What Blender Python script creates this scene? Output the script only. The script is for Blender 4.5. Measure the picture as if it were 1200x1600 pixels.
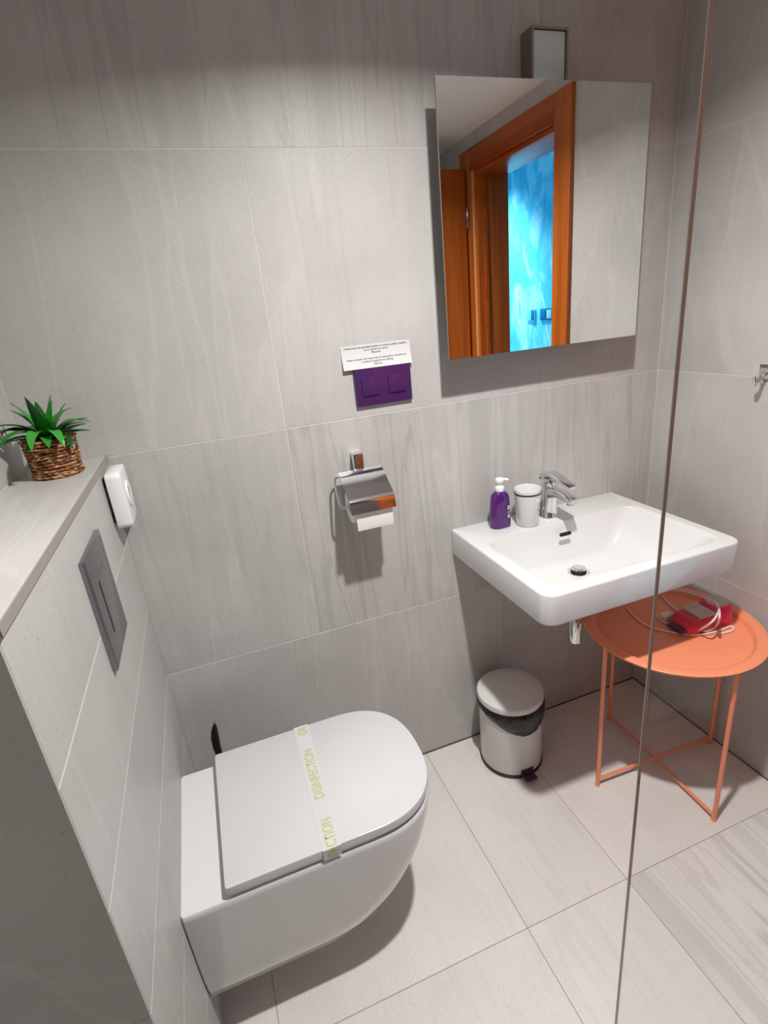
import bpy, bmesh, math, random
from mathutils import Vector, Matrix, Euler, noise
PI = math.pi
random.seed(7)
for o in list(bpy.data.objects): bpy.data.objects.remove(o)
sc = bpy.context.scene
COL = sc.collection

# ------------------------------------------------------------------ camera
F_PX = 829.48
CAM = Vector((0.22270, -1.33208, 1.41619))
ROT = Euler((math.radians(69.63495), math.radians(5.46575), math.radians(-19.86332)), 'XYZ')
cd = bpy.data.cameras.new('camera'); cam = bpy.data.objects.new('camera', cd); COL.objects.link(cam)
cam.location = CAM; cam.rotation_euler = ROT
cd.sensor_fit = 'VERTICAL'; cd.sensor_height = 36.0; cd.sensor_width = 27.0
cd.lens = F_PX / 1600 * 36; cd.clip_start = 0.01
sc.camera = cam
RM = ROT.to_matrix()

# ------------------------------------------------------------------ world, light, exposure
w = bpy.data.worlds.new('world'); sc.world = w; w.use_nodes = True
w.node_tree.nodes['Background'].inputs[0].default_value = (0.55, 0.75, 1, 1)
w.node_tree.nodes['Background'].inputs[1].default_value = 0.15
vs = sc.view_settings
vs.view_transform = 'Standard'; vs.look = 'None'; vs.gamma = 1; vs.use_curve_mapping = False
vs.exposure = 0.0
sc.cycles.use_denoising = True
sc.cycles.caustics_reflective = True
sc.cycles.sample_clamp_indirect = 40
sc.cycles.max_bounces = 14; sc.cycles.diffuse_bounces = 6; sc.cycles.glossy_bounces = 6
sc.cycles.transparent_max_bounces = 12
LIGHT = (0.712, -0.785, 2.128)      # the recessed downlight that casts the shadows
LIGHT_W = 22.0
SPREAD = 152
HALL_W = 30.0
CEIL = 2.135

# ------------------------------------------------------------------ helpers
def lin(r, g, b):
    f = lambda c: (c/255/12.92) if c/255 <= 0.04045 else ((c/255+0.055)/1.055)**2.4
    return (f(r), f(g), f(b), 1)

def tag(o, label=None, cat=None, group=None, kind=None):
    if label: o['label'] = label
    if cat: o['category'] = cat
    if group: o['group'] = group
    if kind: o['kind'] = kind
    return o

def thing(name, label, cat, loc, group=None, kind=None):
    o = bpy.data.objects.new(name, None); COL.objects.link(o)
    o.location = loc; o.empty_display_size = 0.02
    return tag(o, label, cat, group, kind)

def rootloc(o):
    p = Vector((0, 0, 0))
    while o is not None:
        p += o.location; o = o.parent
    return p

def obj(name, bm, mat, parent=None, smooth=40, base=None):
    """bm is in world coordinates; becomes one mesh object"""
    bmesh.ops.remove_doubles(bm, verts=bm.verts, dist=1e-6)
    bmesh.ops.recalc_face_normals(bm, faces=bm.faces)
    if parent is not None:
        off = rootloc(parent)
    else:
        xs = [v.co for v in bm.verts]
        off = Vector(base) if base is not None else Vector(((min(c.x for c in xs)+max(c.x for c in xs))/2, (min(c.y for c in xs)+max(c.y for c in xs))/2, min(c.z for c in xs)))
    bmesh.ops.translate(bm, verts=bm.verts, vec=-off)
    me = bpy.data.meshes.new(name); bm.to_mesh(me); bm.free()
    return mesh_obj(name, me, mat, parent, smooth, off)

def mesh_obj(name, me, mat, parent=None, smooth=40, off=None):
    if smooth:
        me.polygons.foreach_set('use_smooth', [True]*len(me.polygons))
        me.set_sharp_from_angle(angle=math.radians(smooth))
    for m in (mat if isinstance(mat, (list, tuple)) else [mat]): me.materials.append(m)
    o = bpy.data.objects.new(name, me); COL.objects.link(o)
    if parent is not None: o.parent = parent
    elif off is not None: o.location = off
    return o

def box(bm, x0, x1, y0, y1, z0, z1, bev=0, seg=2):
    r = bmesh.ops.create_cube(bm, size=1)
    vs_ = r['verts']
    for v in vs_:
        v.co = Vector((x0 if v.co.x < 0 else x1, y0 if v.co.y < 0 else y1, z0 if v.co.z < 0 else z1))
    if bev:
        es = list({e for v in vs_ for e in v.link_edges})
        bmesh.ops.bevel(bm, geom=es, offset=bev, segments=seg, affect='EDGES', profile=0.6)
    return vs_

def B(*a, **k):
    bm = bmesh.new(); box(bm, *a, **k); return bm

def loft(bm, loops, cap0=True, cap1=True, close=True):
    rows = [[bm.verts.new(p) for p in L] for L in loops]
    n = len(rows[0])
    for a, b in zip(rows, rows[1:]):
        for i in range(n if close else n-1):
            j = (i+1) % n
            bm.faces.new((a[i], a[j], b[j], b[i]))
    if cap0: bm.faces.new(rows[0][::-1])
    if cap1: bm.faces.new(rows[-1])
    return rows

def lathe(bm, prof, c, n=48, cap0=True, cap1=True):
    return loft(bm, [[(c[0]+r*math.cos(2*PI*i/n), c[1]+r*math.sin(2*PI*i/n), z) for i in range(n)] for r, z in prof], cap0, cap1)

def rrect(x0, x1, y0, y1, z, r, n=7):
    """rounded rectangle loop; r = radius or (x0y0, x1y0, x1y1, x0y1)"""
    rs = r if isinstance(r, (tuple, list)) else (r,)*4
    pts = []
    for (cx, cy, a0), rr in zip(((x0, y0, PI), (x1, y0, 1.5*PI), (x1, y1, 0), (x0, y1, .5*PI)), rs):
        sx = 1 if cx == x0 else -1; sy = 1 if cy == y0 else -1
        ox, oy = cx+sx*rr, cy+sy*rr
        for k in range(n+1):
            a = a0+.5*PI*k/n
            pts.append((ox+rr*math.cos(a), oy+rr*math.sin(a), z))
    return pts

def catmull(pts, m=8, closed=False):
    P = [Vector(p) for p in pts]; out = []; n = len(P)
    for i in range(n if closed else n-1):
        p0, p1, p2, p3 = (P[(i-1) % n] if closed or i > 0 else P[i]), P[i], P[(i+1) % n], (P[(i+2) % n] if closed or i+2 < n else P[min(i+1, n-1)])
        for k in range(m):
            t = k/m
            out.append(.5*((2*p1)+(p2-p0)*t+(2*p0-5*p1+4*p2-p3)*t*t+(3*p1-p0-3*p2+p3)*t**3))
    if not closed: out.append(P[-1])
    return out

def tube(bm, path, r, n=10, cap=True):
    path = [Vector(p) for p in path]
    up = Vector((0, 0, 1)); loops = []; prev = None
    for i, p in enumerate(path):
        t = (path[min(i+1, len(path)-1)]-path[max(i-1, 0)]).normalized()
        if prev is None:
            a = t.cross(up)
            if a.length < .05: a = t.cross(Vector((1, 0, 0)))
        else:
            a = prev-t*prev.dot(t)
        a.normalize(); prev = a; b = t.cross(a)
        rr = r[i] if isinstance(r, (list, tuple)) else r
        loops.append([p+a*rr*math.cos(2*PI*k/n)+b*rr*math.sin(2*PI*k/n) for k in range(n)])
    loft(bm, loops, cap, cap)

def text_mesh(s, size, bold=0.0):
    cu = bpy.data.curves.new('txt', 'FONT'); cu.body = s; cu.size = size; cu.offset = bold
    cu.resolution_u = 3
    ob = bpy.data.objects.new('txt', cu); COL.objects.link(ob)
    dg = bpy.context.evaluated_depsgraph_get(); dg.update()
    me = bpy.data.meshes.new_from_object(ob.evaluated_get(dg))
    bpy.data.objects.remove(ob); bpy.data.curves.remove(cu)
    bm = bmesh.new(); bm.from_mesh(me); bpy.data.meshes.remove(me)
    return bm

def extent(bm):
    xs = [v.co.x for v in bm.verts]; ys = [v.co.y for v in bm.verts]
    return min(xs), max(xs), min(ys), max(ys)

# ------------------------------------------------------------------ materials
def mat(name, col, rough=.5, metal=0, spec=.5, coat=0, trans=0, ior=1.45, **kw):
    m = bpy.data.materials.new(name); m.use_nodes = True
    b = m.node_tree.nodes['Principled BSDF']
    b.inputs['Base Color'].default_value = col; b.inputs['Roughness'].default_value = rough
    b.inputs['Metallic'].default_value = metal; b.inputs['Specular IOR Level'].default_value = spec
    b.inputs['Coat Weight'].default_value = coat; b.inputs['Transmission Weight'].default_value = trans
    b.inputs['IOR'].default_value = ior
    return m

class N:
    def __init__(s, m): s.t = m.node_tree; s.b = s.t.nodes['Principled BSDF']
    def n(s, typ, **kw):
        x = s.t.nodes.new(typ)
        for k, v in kw.items():
            if k.startswith('i_'):
                key = k[2:]; x.inputs[int(key) if key.isdigit() else key].default_value = v
            else: setattr(x, k, v)
        return x
    def l(s, a, b): s.t.links.new(a, b)
    def ramp(s, src, stops):
        r = s.n('ShaderNodeValToRGB'); e = r.color_ramp.elements
        while len(e) < len(stops): e.new(.5)
        for q, (p, c) in zip(e, stops):
            q.position = p; q.color = c if len(c) == 4 else (*c, 1)
        s.l(src, r.inputs[0]); return r
    def mix(s, fac, a, b, mode='MIX'):
        x = s.n('ShaderNodeMix', data_type='RGBA', blend_type=mode)
        for v, i in ((fac, 0), (a, 6), (b, 7)):
            if isinstance(v, (int, float, tuple)): x.inputs[i].default_value = v
            else: s.l(v, x.inputs[i])
        return x.outputs[2]

def stone(name, light, dark, rough):
    """grey stone-look porcelain: cloudy body, veins along local Y, pits; strength of the veins per tile from obj['vein']"""
    m = mat(name, light, rough); q = N(m)
    tc = q.n('ShaderNodeTexCoord'); oi = q.n('ShaderNodeObjectInfo')
    off = q.n('ShaderNodeVectorMath', operation='SCALE', i_Scale=37.0)
    cmb = q.n('ShaderNodeCombineXYZ'); q.l(oi.outputs['Random'], cmb.inputs[0]); q.l(oi.outputs['Random'], cmb.inputs[1])
    q.l(cmb.outputs[0], off.inputs[0])
    add = q.n('ShaderNodeVectorMath', operation='ADD'); q.l(tc.outputs['Object'], add.inputs[0]); q.l(off.outputs[0], add.inputs[1])
    # slightly slanted vein space
    mp = q.n('ShaderNodeMapping'); mp.inputs['Rotation'].default_value = (0, 0, math.radians(-5)); mp.inputs['Scale'].default_value = (11, .7, 1)
    q.l(add.outputs[0], mp.inputs[0])
    vein = q.n('ShaderNodeTexNoise', i_Scale=1.0, i_Detail=3.0, i_Roughness=.45, i_Distortion=.15); q.l(mp.outputs[0], vein.inputs[0])
    cloud = q.n('ShaderNodeTexNoise', i_Scale=3.2, i_Detail=4.0, i_Roughness=.55); q.l(add.outputs[0], cloud.inputs[0])
    grain = q.n('ShaderNodeTexNoise', i_Scale=190.0, i_Detail=3.0, i_Roughness=.7); q.l(add.outputs[0], grain.inputs[0])
    mp2 = q.n('ShaderNodeMapping'); mp2.inputs['Scale'].default_value = (330, 170, 170); mp2.inputs['Rotation'].default_value = (0, 0, math.radians(-35)); q.l(add.outputs[0], mp2.inputs[0])
    pit = q.n('ShaderNodeTexNoise', i_Scale=1.0, i_Detail=1.0); q.l(mp2.outputs[0], pit.inputs[0])
    pmask = q.n('ShaderNodeTexNoise', i_Scale=5.0, i_Detail=2.0); q.l(add.outputs[0], pmask.inputs[0])
    W = (1, 1, 1); 
    cl = q.ramp(cloud.outputs[0], [(.3, (.0,)*3), (.7, W)])
    base = q.mix(cl.outputs[0], dark, light)
    vr = q.ramp(vein.outputs[0], [(.32, (.82, .815, .81)), (.385, (.85, .845, .84)), (.42, (.97, .965, .96)), (.465, W), (.482, (.72, .715, .71)), (.50, (.98,)*3), (.57, (1.04, 1.04, 1.04)), (.61, (.86, .855, .85)), (.64, W), (.70, (.93, .925, .92))])
    at = q.n('ShaderNodeAttribute', attribute_type='OBJECT', attribute_name='vein')
    c1 = q.mix(at.outputs['Fac'], base, vr.outputs[0], 'MULTIPLY')
    # thin pale hairline veins
    hv = q.n('ShaderNodeTexNoise', i_Scale=.55, i_Detail=3.0, i_Distortion=.6)
    mp3 = q.n('ShaderNodeMapping'); mp3.inputs['Rotation'].default_value = (0, 0, math.radians(-14)); mp3.inputs['Scale'].default_value = (6, 1.0, 1); q.l(add.outputs[0], mp3.inputs[0]); q.l(mp3.outputs[0], hv.inputs[0])
    hr = q.ramp(hv.outputs[0], [(.488, (0, 0, 0)), (.5, (.16,)*3), (.512, (0, 0, 0))])
    c2 = q.mix(hr.outputs[0], c1, lin(226, 224, 220))
    gr = q.ramp(grain.outputs[0], [(.3, (.88,)*3), (.7, (1.05,)*3)])
    c3 = q.mix(.7, c2, gr.outputs[0], 'MULTIPLY')
    pr = q.ramp(pit.outputs[0], [(.68, (0, 0, 0)), (.74, W)])
    pm = q.ramp(pmask.outputs[0], [(.46, (.03,)*3), (.64, (.6,)*3)])
    pf = q.mix(1.0, pr.outputs[0], pm.outputs[0], 'MULTIPLY')
    c4 = q.mix(pf, c3, lin(112, 108, 104))
    q.l(c4, q.b.inputs['Base Color'])
    rr = q.ramp(grain.outputs[0], [(.3, (rough-.05,)*3), (.7, (rough+.08,)*3)]); q.l(rr.outputs[0], q.b.inputs['Roughness'])
    bp = q.n('ShaderNodeBump', i_Strength=.12, i_Distance=.002); q.l(pit.outputs[0], bp.inputs['Height']); q.l(bp.outputs[0], q.b.inputs['Normal'])
    return m

def wood(name, c1, c2, rough=.32, axis=2):
    m = mat(name, c1, rough); q = N(m)
    tc = q.n('ShaderNodeTexCoord'); mp = q.n('ShaderNodeMapping')
    s = [38, 38, 38]; s[axis] = 1.6; mp.inputs['Scale'].default_value = s
    q.l(tc.outputs['Object'], mp.inputs[0])
    n1 = q.n('ShaderNodeTexNoise', i_Scale=1.0, i_Detail=5.0, i_Distortion=.5); q.l(mp.outputs[0], n1.inputs[0])
    r = q.ramp(n1.outputs[0], [(.3, c2), (.62, c1)]); q.l(r.outputs[0], q.b.inputs['Base Color'])
    return m

M = {}
M['tile'] = stone('wall_stone_tile', lin(197, 195, 192), lin(182, 180, 177), .42)
M['floor'] = stone('floor_stone_tile', lin(228, 223, 218), lin(218, 213, 208), .40)
M['grout'] = mat('grout', lin(220, 217, 213), .8)
M['grout_floor'] = mat('floor_grout', lin(158, 148, 140), .85)
M['plaster'] = mat('ceiling_paint', lin(240, 240, 236), .8)
M['ceramic'] = mat('white_ceramic', lin(220, 220, 220), .09, coat=.3)
M['lidplastic'] = mat('white_duroplast', lin(210, 211, 213), .16)
M['white'] = mat('white_plastic', lin(240, 240, 240), .3)
M['chrome'] = mat('chrome', (.80, .80, .81, 1), .07, 1)
M['satin'] = mat('satin_chrome', lin(150, 145, 152), .22, 1)
M['black'] = mat('black_plastic', lin(14, 14, 16), .35)
M['darkslot'] = mat('dark_slot', lin(16, 16, 22), .5)
M['mirror'] = mat('mirror_silver', (.93, .95, .94, 1), .0, 1)
M['mirroredge'] = mat('mirror_glass_edge', lin(120, 110, 106), .3)
M['salmon'] = mat('salmon_lacquer', lin(242, 148, 110), .36)
M['pink'] = mat('pink_plastic', lin(238, 10, 112), .3)
M['red'] = mat('deep_red_plastic', lin(205, 10, 62), .35)
M['greyplastic'] = mat('grey_plastic', lin(190, 180, 176), .45)
M['cable'] = mat('white_cable', lin(236, 224, 218), .4)
M['paper'] = mat('paper', lin(208, 208, 209), .7)
M['ink'] = mat('black_ink', lin(26, 24, 30), .8)
M['lettering'] = mat('yellow_green_ink', lin(192, 196, 128), .7)
M['purple'] = mat('purple_glass_switch', lin(70, 36, 88), .10, coat=.5)
M['wood'] = wood('orange_brown_wood', lin(182, 96, 30), lin(150, 70, 18))
M['woodh'] = wood('orange_brown_wood_across', lin(172, 84, 26), lin(140, 60, 16), axis=1)
M['binwhite'] = mat('white_enamelled_steel', lin(214, 214, 211), .25)
M['lamp_metal'] = mat('brushed_steel', lin(150, 138, 130), .35, .8)
M['diffuser'] = mat('frosted_glass_diffuser', lin(205, 214, 216), .5)
M['leafstem'] = mat('soil_moss', lin(40, 50, 20), .9)
M['tissue'] = mat('toilet_tissue', lin(238, 236, 232), .9)
M['bulb'] = mat('lit_lamp_lens', (1, 1, 1, 1), .5)
b_ = M['bulb'].node_tree.nodes['Principled BSDF']; b_.inputs['Emission Color'].default_value = (1, .95, .88, 1); b_.inputs['Emission Strength'].default_value = 20

# clear glass: see-through with Fresnel reflections
def glass_mat(name, tint):
    m = bpy.data.materials.new(name); m.use_nodes = True; t = m.node_tree; t.nodes.clear()
    o = t.nodes.new('ShaderNodeOutputMaterial'); mx = t.nodes.new('ShaderNodeMixShader')
    tr = t.nodes.new('ShaderNodeBsdfTransparent'); tr.inputs[0].default_value = tint
    gl = t.nodes.new('ShaderNodeBsdfGlossy'); gl.inputs['Roughness'].default_value = 0.0
    fr = t.nodes.new('ShaderNodeFresnel')
    ge = t.nodes.new('ShaderNodeNewGeometry'); mr_ = t.nodes.new('ShaderNodeMapRange')   # same reflectance on both faces of the pane
    mr_.inputs['To Min'].default_value = 1.2; mr_.inputs['To Max'].default_value = 1/1.2
    t.links.new(ge.outputs['Backfacing'], mr_.inputs['Value']); t.links.new(mr_.outputs[0], fr.inputs[0])
    t.links.new(fr.outputs[0], mx.inputs[0]); t.links.new(tr.outputs[0], mx.inputs[1]); t.links.new(gl.outputs[0], mx.inputs[2]); t.links.new(mx.outputs[0], o.inputs[0])
    return m
M['glass'] = glass_mat('clear_shower_glass', (.985, .985, .98, 1))
M['glassedge'] = mat('polished_glass_edge', lin(190, 184, 178), .2, 0, .8)

# leaves: darker towards the base, lighter tips
m = mat('glossy_green_leaf', lin(20, 110, 30), .3); q = N(m)
oi = q.n('ShaderNodeObjectInfo'); r = q.ramp(oi.outputs['Random'], [(0, lin(10, 78, 22)), (.6, lin(26, 128, 34)), (1, lin(62, 158, 52))]); q.l(r.outputs[0], q.b.inputs['Base Color'])
M['leaf'] = m
# basket
m = mat('woven_seagrass', lin(120, 80, 45), .6); q = N(m)
tc = q.n('ShaderNodeTexCoord'); mp = q.n('ShaderNodeMapping'); mp.inputs['Scale'].default_value = (55, 55, 260); q.l(tc.outputs['Object'], mp.inputs[0]); n1 = q.n('ShaderNodeTexNoise', i_Scale=1.0, i_Detail=3.0); q.l(mp.outputs[0], n1.inputs[0])
r = q.ramp(n1.outputs[0], [(.34, lin(62, 30, 12)), (.5, lin(122, 72, 36)), (.66, lin(206, 164, 112))]); q.l(r.outputs[0], q.b.inputs['Base Color'])
M['basket'] = m
# blue marbled plaster of the hall
m = mat('blue_marbled_plaster', lin(90, 190, 225), .55); q = N(m)
tc = q.n('ShaderNodeTexCoord'); mp = q.n('ShaderNodeMapping'); mp.inputs['Scale'].default_value = (1, 2.2, 1); q.l(tc.outputs['Object'], mp.inputs[0])
n1 = q.n('ShaderNodeTexNoise', i_Scale=2.2, i_Detail=6.0, i_Roughness=.65, i_Distortion=1.2); q.l(mp.outputs[0], n1.inputs[0])
r = q.ramp(n1.outputs[0], [(.3, lin(62, 176, 212)), (.5, lin(92, 194, 222)), (.62, lin(176, 222, 236)), (.72, lin(92, 214, 222))]); q.l(r.outputs[0], q.b.inputs['Base Color'])
M['blue'] = m
M['hallswitch'] = mat('blue_grey_switch', lin(24, 110, 150), .3)
# purple bottle
m = mat('purple_translucent_soap', lin(96, 34, 128), .08, coat=.4, trans=.35); M['soap'] = m
# bag
m = mat('black_bin_liner', lin(30, 20, 22), .22, spec=.6); q = N(m)
tc = q.n('ShaderNodeTexCoord'); n1 = q.n('ShaderNodeTexNoise', i_Scale=38.0, i_Detail=4.0, i_Distortion=1.0); q.l(tc.outputs['Object'], n1.inputs[0])
bp = q.n('ShaderNodeBump', i_Strength=.8, i_Distance=.006); q.l(n1.outputs[0], bp.inputs['Height']); q.l(bp.outputs[0], q.b.inputs['Normal'])
M['bag'] = m

# ------------------------------------------------------------------ the room shell
def struct(name, bm, m, label, cat):
    o = obj(name, bm, m, None, 0, (0, 0, 0)); return tag(o, label, cat, kind='structure')

PLANES = {  # local x (across), local y (vein direction), outward normal
    'back':  (Vector((1, 0, 0)), Vector((0, 0, 1)), Vector((0, -1, 0))),
    'front': (Vector((-1, 0, 0)), Vector((0, 0, 1)), Vector((0, 1, 0))),
    'right': (Vector((0, -1, 0)), Vector((0, 0, 1)), Vector((-1, 0, 0))),
    'left':  (Vector((0, 1, 0)), Vector((0, 0, 1)), Vector((1, 0, 0))),
    'floor': (Vector((1, 0, 0)), Vector((0, 1, 0)), Vector((0, 0, 1))),
    'top':   (Vector((1, 0, 0)), Vector((0, 1, 0)), Vector((0, 0, 1))),
}
GAP = .0008
def tile(parent, plane, d, u0, u1, v0, v1, m='tile', vein=.35, thick=.0007, name='tile', over=0):
    """a tile whose face lies on the plane's coordinate d, spanning u (x or y) and v (z, or y on the floor)"""
    X, Y, Nn = PLANES[plane]
    u0, u1, v0, v1 = min(u0, u1)+GAP, max(u0, u1)-GAP, min(v0, v1)+GAP, max(v0, v1)-GAP
    cu, cv = (u0+u1)/2, (v0+v1)/2
    if plane in ('back', 'front'): c = Vector((cu, d, cv))
    elif plane in ('right', 'left'): c = Vector((d, cu, cv))
    else: c = Vector((cu, cv, d))
    hw, hh = (u1-u0)/2, (v1-v0)/2
    bm = bmesh.new(); vs_ = box(bm, -hw, hw, -hh, hh, -thick, 0)
    es = [e for e in bm.edges if all(v.co.z > -1e-6 for v in e.verts)]
    bmesh.ops.bevel(bm, geom=es, offset=.0007, segments=1, affect='EDGES')
    me = bpy.data.meshes.new(name); bm.to_mesh(me); bm.free()
    o = mesh_obj(name, me, M[m], parent, 0)
    o.matrix_local = Matrix.Translation(c-rootloc(parent)) @ Matrix((X, Y, Nn)).transposed().to_4x4()
    o['vein'] = vein
    return o

T = .0008
XL, XR, YF = -.149, 1.6, -2.0
Z1, Z2, Z3 = .574, 1.1735, 1.774
XV = .4175
ROWS = [(0, Z1), (Z1, Z2), (Z2, Z3), (Z3, CEIL)]
# floor
fl = struct('floor', B(-.30, 1.75, YF-.1, .11, -.06, -T), M['grout_floor'], 'pale stone tiled bathroom floor under the toilet and bin', 'floor')
for i, (x0, x1) in enumerate([(-.149, .115), (.115, .713), (.713, 1.011), (1.011, 1.6)]):
    for j, (y0, y1) in enumerate([(0, -.602), (-.602, -1.204), (-1.204, -1.806), (-1.806, -2.0)]):
        tile(fl, 'floor', 0, x0, x1, y1, y0, 'floor', 0.8 if (i == 3 and j == 1) else (.1, .14, .2, .16)[i])
# back wall
wb = struct('wall_back', B(-.26, 1.75, T, .11, 0, CEIL), M['grout'], 'grey stone tiled wall carrying the mirror and sink', 'wall')
for r, (z0, z1) in enumerate(ROWS):
    xj = (XV+.6, XV, XV, 1.154)[r]
    tile(wb, 'back', 0, -.149 if r > 1 else -.001, xj, z0, z1, vein=(.25, .3, .1, .5)[r])
    tile(wb, 'back', 0, xj, 1.6, z0, z1, vein=(.3, .6, .2, .4)[r])
# right wall with the doorway
DY0, DY1, DZ = -.700, -1.306, 1.987
bm = bmesh.new()
box(bm, XR+T, 1.75, DY0, T, 0, CEIL); box(bm, XR+T, 1.75, YF-.1, DY1, 0, CEIL); box(bm, XR+T, 1.75, DY1, DY0, DZ, CEIL)
wr = struct('wall_right', bm, M['grout'], 'grey stone tiled wall beside the sink with the doorway', 'wall')
for r, (z0, z1) in enumerate(ROWS):
    tile(wr, 'right', XR, DY0, 0, z0, z1, vein=.15)
    tile(wr, 'right', XR, YF, DY1, z0, z1, vein=.15)
tile(wr, 'right', XR, DY1, DY0, DZ, CEIL, vein=.15)
# left wall above and beyond the ledge
wl = struct('wall_left', B(-.26, XL-T, YF-.1, T, 0, CEIL), M['grout'], 'grey stone tiled wall rising behind the ledge with the plant', 'wall')
for r, (z0, z1) in enumerate(ROWS):
    if r > 1: tile(wl, 'left', XL, -.80, 0, max(z0, 1.1805), z1, vein=.2)
    tile(wl, 'left', XL, -2.0, -.80, z0, z1, vein=.2)
# half-height ledge wall holding the cistern
HE = -.795; HT = 1.179
wh = struct('wall_ledge', B(XL, -T, HE+T, 0, 0, HT-.012), M['grout'], 'half-height tiled ledge wall behind the toilet', 'wall')
zs = [0, .18, .38, .575, .779, .975, HT-.012]
for z0, z1 in zip(zs, zs[1:]): tile(wh, 'left', 0, HE+T, -.001, z0, z1, vein=.12)
for z0, z1 in ((0, .575), (.575, HT-.012)): tile(wh, 'back', HE, XL, 0, z0, z1, vein=.1)
tile(wh, 'top', HT, XL, .0045, HE-.003, -.0005, thick=.0119, vein=.15, name='ledge_slab')
tag(obj('edge_strip', B(.0040, .0062, HE-.003, -.0012, HT-.0128, HT+.0002), mat('edge_profile', lin(150, 141, 135), .45), wh, 0), 'darker grey edge strip along the ledge')
# front wall behind the camera, ceiling
M['darktile'] = stone('mid_grey_stone_tile', lin(132, 129, 128), lin(112, 109, 108), .4)
wf = struct('wall_front', B(-.26, 1.75, YF-.1, YF-T, 0, CEIL), M['grout'], 'mid grey stone tiled wall at the far end of the shower', 'wall')
for z0, z1 in ROWS:
    tile(wf, 'front', YF, -.149, .45, z0, z1, 'darktile', vein=.2); tile(wf, 'front', YF, .45, 1.6, z0, z1, 'darktile', vein=.2)
struct('ceiling', B(-.26, 1.75, YF-.1, .11, CEIL, CEIL+.1), M['plaster'], 'smooth white bathroom ceiling reflected in the mirror', 'ceiling')
# silicone joint along the floor
bm = bmesh.new(); tube(bm, [(0.002, -.001, .0005), (1.598, -.001, .0005)], .003, 6); tube(bm, [(1.599, -.002, .0005), (1.599, -.6, .0005)], .003, 6)
struct('trim_1', bm, mat('dark_joint', lin(86, 74, 70), .7), 'dark narrow joint where the tiled walls meet the floor', 'trim')

# doorway: casing, jambs, open leaf
dr = thing('door_1', 'orange brown wooden door and frame in the right wall', 'door', (1.6, -1.0, 0), kind='structure')
P = .016
obj('casing', B(XR-P, XR, DY0-.004, -.611, 0, DZ+.086, bev=.003), M['wood'], dr)
obj('casing', B(XR-P, XR, -1.408, DY1-.012, 0, DZ+.086, bev=.003), M['wood'], dr)
obj('casing_head', B(XR-P, XR, DY1-.012, DY0-.004, DZ-.002, DZ+.086, bev=.003), M['woodh'], dr)
obj('jamb', B(XR, 1.765, DY0-.022, DY0, 0, DZ-.0, bev=.002), M['wood'], dr)
obj('jamb', B(XR, 1.765, DY1, DY1+.022, 0, DZ-.0, bev=.002), M['wood'], dr)
obj('jamb_head', B(XR, 1.765, DY1+.022, DY0-.022, DZ-.022, DZ, bev=.002), M['woodh'], dr)
obj('door_stop', B(XR+.030, XR+.045, DY1+.022, DY1+.034, 0, DZ-.022), M['woodh'], dr)
obj('rebate_edge', B(XR-.006, XR, DY1-.012, DY1, 0, DZ-.002), mat('pale_wood_edge', lin(214, 160, 104), .5), dr, 0)
leaf = obj('door_leaf', B(.965, 1.571, -1.378, -1.338, .01, 2.0, bev=.003), M['wood'], dr)
for z in (.30, 1.80):
    bm = bmesh.new(); lathe(bm, [(.006, z-.045), (.007, z-.043), (.007, z+.043), (.006, z+.045)], (1.5765, -1.333), 12)
    obj('hinge', bm, M['satin'], leaf)
bm = bmesh.new()
lathe(bm, [(.0, 0), (.024, 0), (.024, .008), (.01, .010), (.01, .045), (.0, .045)], (0, 0), 20, False, False)
bmesh.ops.rotate(bm, verts=bm.verts, cent=(0, 0, 0), matrix=Matrix.Rotation(-PI/2, 3, 'X')); bmesh.ops.translate(bm, verts=bm.verts, vec=(1.02, -1.338, 1.0))
box(bm, 1.01, 1.13, -1.300, -1.285, .991, 1.009, bev=.004)
obj('handle', bm, M['satin'], leaf)

# the blue hall beyond the door
hb = struct('wall_hall', B(2.7, 2.8, -4.2, .8, 0, 2.5), M['blue'], 'bright blue marbled hall wall seen through the doorway', 'wall')
struct('floor_hall', B(1.75, 2.7, -4.2, .8, -.06, 0), mat('pale_hall_floor', lin(226, 230, 230), .5), 'pale hall floor beyond the doorway', 'floor')
struct('ceiling_hall', B(1.75, 2.8, -4.2, .8, 2.5, 2.6), M['plaster'], 'white hall ceiling beyond the doorway', 'ceiling')
bm = bmesh.new(); box(bm, 1.65, 2.8, -4.3, -4.2, 0, 2.6); box(bm, 1.65, 2.8, .8, .9, 0, 2.6); box(bm, 1.65, 1.75, -4.2, YF-.1, 0, 2.6); box(bm, 1.65, 1.75, .11, .8, 0, 2.6); box(bm, 1.65, 1.75, YF-.1, .11, CEIL+.1, 2.6)
struct('wall_hall_side', bm, M['blue'], 'blue plastered hall walls around the corner of the doorway', 'wall')
hl = bpy.data.lights.new('hall_fill_light', 'AREA'); hl.shape = 'DISK'; hl.size = .3; hl.spread = math.radians(95); hl.energy = HALL_W; hl.color = (.66, .90, 1)  # added unseen source: brightens the blue hall and sends cool fill through the doorway
ho = thing('hall_fill_lamp', 'round white lamp added unseen on the hall ceiling beyond the door', 'lamp', (2.3, -2.8, 2.5))
bm = bmesh.new(); lathe(bm, [(.19, 2.5), (.19, 2.475), (.175, 2.465)], (2.3, -2.8), 32); obj('housing', bm, M['white'], ho)
hlo = bpy.data.objects.new('hall_fill_light', hl); COL.objects.link(hlo); hlo.parent = ho; hlo.location = (0, 0, -.04)
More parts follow.
